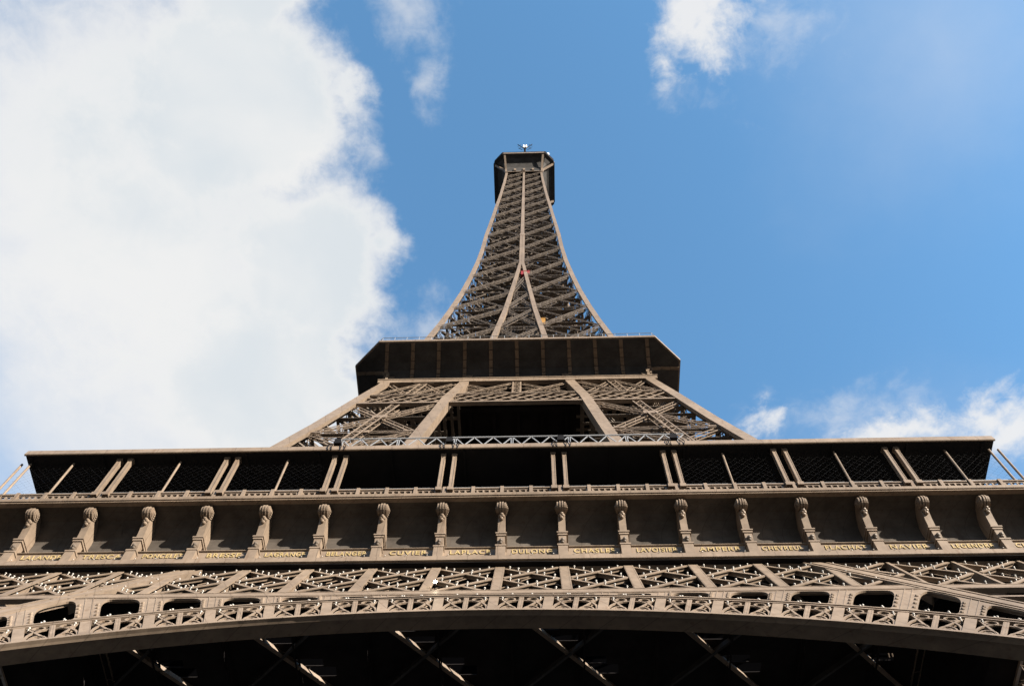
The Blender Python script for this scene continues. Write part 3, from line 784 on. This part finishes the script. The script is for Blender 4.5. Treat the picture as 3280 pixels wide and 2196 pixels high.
# inner vertical structure of the shaft: lift guides, landings, stairs, wind bracing
for sx in (-1.9, 1.9):
    for sy in (-1.9, 1.9):
        sh.bar((sx, sy, 116), (sx, sy, 268), .35, .35, (0, -1, 0))
for i in range(38):
    z = 117 + i * 4.0
    if z > 266: break
    for a, b in (((-1.9, -1.9), (1.9, -1.9)), ((1.9, -1.9), (1.9, 1.9)), ((1.9, 1.9), (-1.9, 1.9)), ((-1.9, 1.9), (-1.9, -1.9))):
        sh.bar((*a, z), (*b, z), .2, .2, (0, 0, 1)); sh.bar((*a, z), (*b, z + 4), .14, .14, (0, 0, 1)); sh.bar((*b, z), (*a, z + 4), .14, .14, (0, 0, 1), .2)
    a = A(z) - .6
    sh.bar((2.2, 2.4, z), (min(a, 5.5), 2.4, z + 2), .8, .08, (0, 0, -1)); sh.bar((min(a, 5.5), 3.3, z + 2), (2.2, 3.3, z + 4), .8, .08, (0, 0, -1))
def dia(z, i):
    a = A(z) - 1.0; n = 6
    for j in range(n + 1):
        q = -a + 2 * a * j / n
        if (i + j) % 3: sh.bar((q, -a, z), (q, a, z), .38, .06, (0, 0, -1))
        if (i + j) % 2: sh.bar((-a, q, z + .1), (a, q, z + .1), .42, .06, (0, 0, -1))
    for (p, q_) in (((-a, -a), (a, a)), ((a, -a), (-a, a))): sh.bar((*p, z + .25), (*q_, z + .25), .45, .2, (0, 0, -1))
gi = 0
for z0, z1 in zip(ZN, ZN[1:]):
    for q in range(3): dia(z0 + (z1 - z0) * q / 3 + .2, gi); gi += 1
    a0, a1 = A(z0) - 1.5, A(z1) - 1.5
    for i in range(4):
        Rm = Matrix.Rotation(i * math.pi / 2, 3, 'Z')
        for j in range(2):
            xa, xb = -a0 + a0 * j, -a0 + a0 * (j + 1); ya, yb = -a1 + a1 * j, -a1 + a1 * (j + 1)
            sh.bar(Rm @ Vector((xa, -a0, z0)), Rm @ Vector((yb, -a1, z1)), .14, .12, Rm @ Vector((0, -1, 0)))
            sh.bar(Rm @ Vector((xb, -a0, z0)), Rm @ Vector((ya, -a1, z1)), .14, .12, Rm @ Vector((0, -1, 0)), -.15)
    if z0 < 175:                       # inner corners of the four legs while they are still apart
        c0_, c1_ = CCH(z0) + .3, CCH(z1) + .3
        for sx in (-1, 1):
            for sy in (-1, 1):
                sh.bar((sx * c0_, sy * c0_, z0), (sx * c1_, sy * c1_, z1), .6, .6, (0, -1, 0))
                sh.bar((sx * c0_, sy * c0_, z0), (sx * a1, sy * c1_, z1), .3, .2, (0, -1, 0)); sh.bar((sx * a0, sy * c0_, z0), (sx * c1_, sy * c1_, z1), .3, .2, (0, -1, 0), -.25)
                sh.bar((sx * c0_, sy * c0_, z0), (sx * c1_, sy * a1, z1), .3, .2, (1, 0, 0)); sh.bar((sx * c0_, sy * a0, z0), (sx * c1_, sy * c1_, z1), .3, .2, (1, 0, 0), -.25)
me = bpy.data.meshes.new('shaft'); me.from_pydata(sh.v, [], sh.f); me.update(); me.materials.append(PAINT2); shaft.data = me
cch = m.build('edge_beam', PAINT, shaft)
for k in (1, 2, 3): copyto(cch, shaft, k * math.pi / 2)
ZI = [111, 116, 124, 131, 140, 147, 152, 158.3, 168, 178.5]
zs2 = [178.5, 190, 200]
for sg in (-1, 1):
    mm = inner_chord(ZI, .95, .60, .6, sg)
    for z0, z1 in zip(zs2, zs2[1:]):
        mm.bar((sg * .27, -A(z0), z0), (sg * .27, -A(z1), z1), .50, .5, fn(z0), 0)
    o = mm.build('edge_beam', PAINT, shaft)
    for k in (1, 2, 3): copyto(o, shaft, k * math.pi / 2)
mm = MB(); zq = [z for z, _ in PRO if z >= 200]
for z0, z1 in zip(zq, zq[1:]): mm.bar((0, -A(z0), z0), (0, -A(z1), z1), .82 - .004 * (z0 - 200), .4, fn(z0), .02, .82 - .004 * (z1 - 200))
mm.bar((0, -A(200) , 199.3), (0, -A(200.7), 200.7), 1.15, .5, fn(200), .08)
o = mm.build('edge_beam', PAINT, shaft)
for k in (1, 2, 3): copyto(o, shaft, k * math.pi / 2)
lp = MB()                              # knobbed edges of the flood lighting along the corner edges are left to the lattice
for i, (z0, z1) in enumerate(zip(ZN, ZN[1:])):
    n = fn((z0 + z1) / 2); mm = MB(); w = .50 if z0 < 200 else .40
    for sg in (-1, 1):
        o0, o1 = sg * (A(z0) - .6), sg * (A(z1) - .6); i0, i1 = sg * (CCH(z0) if z0 < 178 else .3), sg * (CCH(z1) if z1 < 178 else .3)
        P0o, P1o = Vector((o0, -A(z0), z0 + .4)), Vector((o1, -A(z1), z1 - .4)); P0i, P1i = Vector((i0, -A(z0), z0 + .4)), Vector((i1, -A(z1), z1 - .4))
        pa, pb = ((P0o, P1i), (P0i, P1o)) if sg < 0 else ((P0i, P1o), (P0o, P1i))
        mm.latt(pa[0], pa[1], w, n, .06, .04, 1.0, .35, -.06); mm.bar(pa[0], pa[1], .13, .12, n, -.03, side=-w / 2)
        mm.latt(pb[0], pb[1], w * .8, n, .07, .04, 1.0, 0, -.3)
        mm.latt(Vector((o0, -A(z0), z0)), Vector((i0, -A(z0), z0)), .4, n, .06, .04, 1.0, 0, -.25)
        if z0 < 200:
            for q, s_ in ((P0o, -sg), (P0i, sg)): mm.bar(q + Vector((0, 0, -.7)), q + Vector((s_ * 1.3, 0, -.7)), .22, .1, n, .0); mm.bar(q + Vector((0, 0, -.1)), q + Vector((s_ * 1.3, 0, -.1)), .22, .1, n, .0)
    if z0 < 168:
        a, b = CCH(z0), CCH(z1)
        mm.latt((-a, -A(z0), z0 + .3), (b, -A(z1), z1 - .3), w, n, .10, .05, .9, .5, -.15); mm.latt((a, -A(z0), z0 + .3), (-b, -A(z1), z1 - .3), w, n, .08, .045, .9, .45, -.3)
        mm.latt((-a, -A(z0), z0), (a, -A(z0), z0), .45, n, .08, .045, .9, .45, -.2)
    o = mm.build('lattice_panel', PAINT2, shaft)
    for k in (1, 2, 3): copyto(o, shaft, k * math.pi / 2)

# ---- summit platform
m = platform([(5.3, 5.2, 268.6), (5.35, 5.3, 270.5), (5.7, 5.55, 272.8), (6.6, 5.9, 274.8), (7.8, 6.2, 275.8), (8.7, 6.38, 276.05)], PAINT2)
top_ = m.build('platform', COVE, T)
m = MB(); m.loft(octring(8.7, 6.38, 276.05), octring(8.8, 6.42, 276.1)); m.loft(octring(8.8, 6.42, 276.1), octring(8.75, 6.4, 279.2)); m.loft(octring(8.75, 6.4, 279.2), octring(6.8, 5.6, 280.4))
m.v += [tuple(p) for p in octring(6.8, 5.6, 280.4)]; m.f.append(tuple(range(len(m.v) - 8, len(m.v))))
m.build('cabin', DECKM, top_)
m = MB(); m.box(-6.0, 6.0, -9.0, -8.80, 276.3, 277.3)
o = m.build('platform_band', PAINT, top_)
for k in (1, 2, 3): copyto(o, top_, k * math.pi / 2)
for sg in (-1, 1):
    m = MB(); m.bar((sg * 5.15, -5.42, 268.8), (sg * 5.2, -5.75, 271.2), .55, .4, (0, -1, -.3)); m.bar((sg * 5.2, -5.75, 271.2), (sg * 5.65, -9.0, 276.6), .55, .35, (0, -1, -.5))
    o = m.build('platform_rib', PAINT, top_)
    for k in (1, 2, 3): copyto(o, top_, k * math.pi / 2)
m = MB()
for x in (-2.6, 0, 2.6): m.box(x - .3, x + .3, -5.75, -5.36, 269.4, 271.2)
m.box(-5.2, 5.2, -5.5, -5.3, 268.5, 268.9)
m.build('junction_boxes', PAINT, top_)
m = MB()
m.box(-2.4, 2.4, -2.4, 2.4, 280.4, 290); m.tube((0, 0, 290), (0, 0, 312), 1.0, 10, .7); m.tube((0, 0, 312), (0, 0, 325), .35, 8)
for q in range(6): z = 296 + q * 2.6; m.tube((-1.3, -1.0, z), (1.3, -1.0, z), .12, 6); m.tube((-1.0, -1.3, z), (-1.0, 1.3, z), .12, 6)
for sg in (-1, 1):
    m.tube((0, 0, 322), (sg * 2.5, 0, 329.5), .13, 6); m.tube((sg * .9, 0, 321), (sg * 2.2, .5, 326), .10, 6)
    m.tube((sg * 2.5, 0, 326.2), (sg * 1.3, 0, 329.6), .06, 5); m.tube((sg * .8, 0, 326), (sg * 2.0, 0, 323.6), .06, 5)
m.build('antenna_mast', BLACK, top_)
for sg in (-1, 1):
    m = MB(); m.tube((sg * .42, -1.0, 319.5), (sg * .42, -1.0, 323.2), .33, 10); m.build('antenna_drum', WHITE, top_)
m = MB(); m.box(7.0, 7.6, -6.9, -6.4, 279.3, 285.5); m.build('antenna_panel', WHITE, top_)
m = MB()
for x, h, w in ((-5.6, .9, .25), (-4.8, 1.4, .1), (-3.3, 1.3, .08), (-2.0, .8, .2), (2.3, .9, .08), (4.0, 2.6, .14), (4.4, 1.6, .4), (5.4, 1.9, .5), (5.9, 1.2, .3), (6.5, 1.0, .3)): m.box(x - w, x + w, -6.2, -6.0, 279.9, 280.4 + h)
m.build('roof_equipment', BLACK, top_)

# ---- flash bulbs all over the girder, arch and frieze
bm = MB(); bm.ball((0, 0, 0), .066, 8, 5); bm.tube((0, 0, -.22), (0, 0, -.06), .03, 5)
view = lambda p: abs(p.x - .8) + max(0, abs(p.x) - 32) * 50
BULBS.sort(key=view)
flash = Vector(pl(-4.01 + .55, SG1 - .95, .35))
BULBS = [b for b in BULBS if (b - flash).length > .6]
fb = bm.build('flash_bulb', GLASSW, T, True); fb.location = BULBS[0]
for b in BULBS[1:100]: copyto(fb, T, None, b)
z0_ = MB(); z0_.ball((0, 0, 0), .042, 8, 5); fz = z0_.build('frieze_bulb', GLASSW, T, True); fz.location = (-35.4, -34.63, 50.76)
for i in range(1, 54): copyto(fz, T, None, (-35.4 + i * 1.337, -34.63, 50.76))
rest = MB()
for b in BULBS[100:]:
    rest.ball(b, .066, 6, 4); rest.tube(b + Vector((0, 0, -.22)), b + Vector((0, 0, -.06)), .03, 4)
o = rest.build('flash_bulb', GLASSW, T, True); o['kind'] = 'stuff'
m = MB(); m.ball((0, 0, 0), .10, 12, 8); o = m.build('flash_bulb', LIT, T, True); o.location = flash
m = MB(); m.tube((0, 0, -.3), (0, 0, -.08), .045, 8); m.bar((0, .02, -.26), (0, .4, -.34), .06, .05, (0, 0, 1)); m.build('lamp_bracket', BLACK, o); o['label'] = 'lit bulb flashing bright on the girder'

# ------------------------------------------------------------------ loose things
# lighting truss lying along the gallery roof
tr = MB(); y0, y1, z0, z1, xa, xb = -35.45, -34.55, 62.95, 64.05, -12.2, 13.4
for y in (y0, y1):
    for z in (z0, z1): tr.tube((xa, y, z), (xb, y, z), .06, 6)
nb = 36; st = (xb - xa) / nb
for i in range(nb):
    a, b = xa + i * st, xa + (i + 1) * st
    for y in (y0, y1): tr.bar((a, y, z0 if i % 2 else z1), (b, y, z1 if i % 2 else z0), .07, .05, (0, -1, 0))
    tr.bar((a, y0 if i % 2 else y1, z0), (b, y1 if i % 2 else y0, z0), .06, .05, (0, 0, 1))
    if i % 6 == 0:
        for y in (y0, y1): tr.bar((a - .07, y, z0), (a - .07, y, z1), .06, .06, (0, -1, 0)); tr.bar((a + .07, y, z0), (a + .07, y, z1), .06, .06, (0, -1, 0))
for x in (-12.1, -3.9, 4.2, 12.5): tr.box(x - .5, x + .5, -35.5, -34.4, 62.63, 62.88)
tro = tr.build('lighting_truss', ALU); tro.location = (0, GY, GZ)
tag(tro, 'silver aluminium box truss laid along the edge of the gallery roof', 'truss')
LB = ['black floodlight at the left end of the silver roof truss', 'black floodlight on the roof truss above the column pair left of the middle',
      'black floodlight on the roof truss above the column pair right of the middle', 'black floodlight at the right end of the silver roof truss']
for i, x in enumerate((-12.45, -4.05, 4.25, 12.6)):
    e = empty('floodlight', (x * GX, -35.75 + GY, 62.7 + GZ), LB[i], 'floodlight', 'floodlights along the roof truss')
    m = MB(); m.quadbox([(-.28, -.2, 0), (.28, -.2, 0), (.28, .25, 0), (-.28, .25, 0), (-.22, -.28, .5), (.22, -.28, .5), (.22, .25, .5), (-.22, .25, .5)]); m.build('housing', BLACK, e)
    for sx in (-.55, -.3, .35, .65):
        m = MB(); m.poly([(sx * .7, -.1, .1), (sx, -.16, -.2), (sx * 1.1, -.18, -.5), (sx * .95, -.15, -.95)], .05, .04, (0, -1, 0))
        m.build('cable', BLACK, e)
def cabin(loc, mt, label, w, h):
    e = empty('lift_cabin', loc, label, 'lift', 'lift cabins in the shaft')
    m = MB(); m.box(-w, w, -.8, .8, 0, h); m.box(-w - .05, w + .05, -.85, .85, h + .01, h + .2); m.build('cabin_body', mt, e)
    m = MB(); m.box(w + .001, w + .03, -.6, .6, h * .5, h * .85); m.build('window', GLAZ_BAFFLE, e)
cabin((.75, -9.0, 170.6), RED, 'red lift cabin between the two edges just below where they join', .85, 1.7)
cabin((3.7, -11.6, 140.2), YEL, 'orange yellow lift cabin beside the right inner edge of the shaft', .4, 2.2)
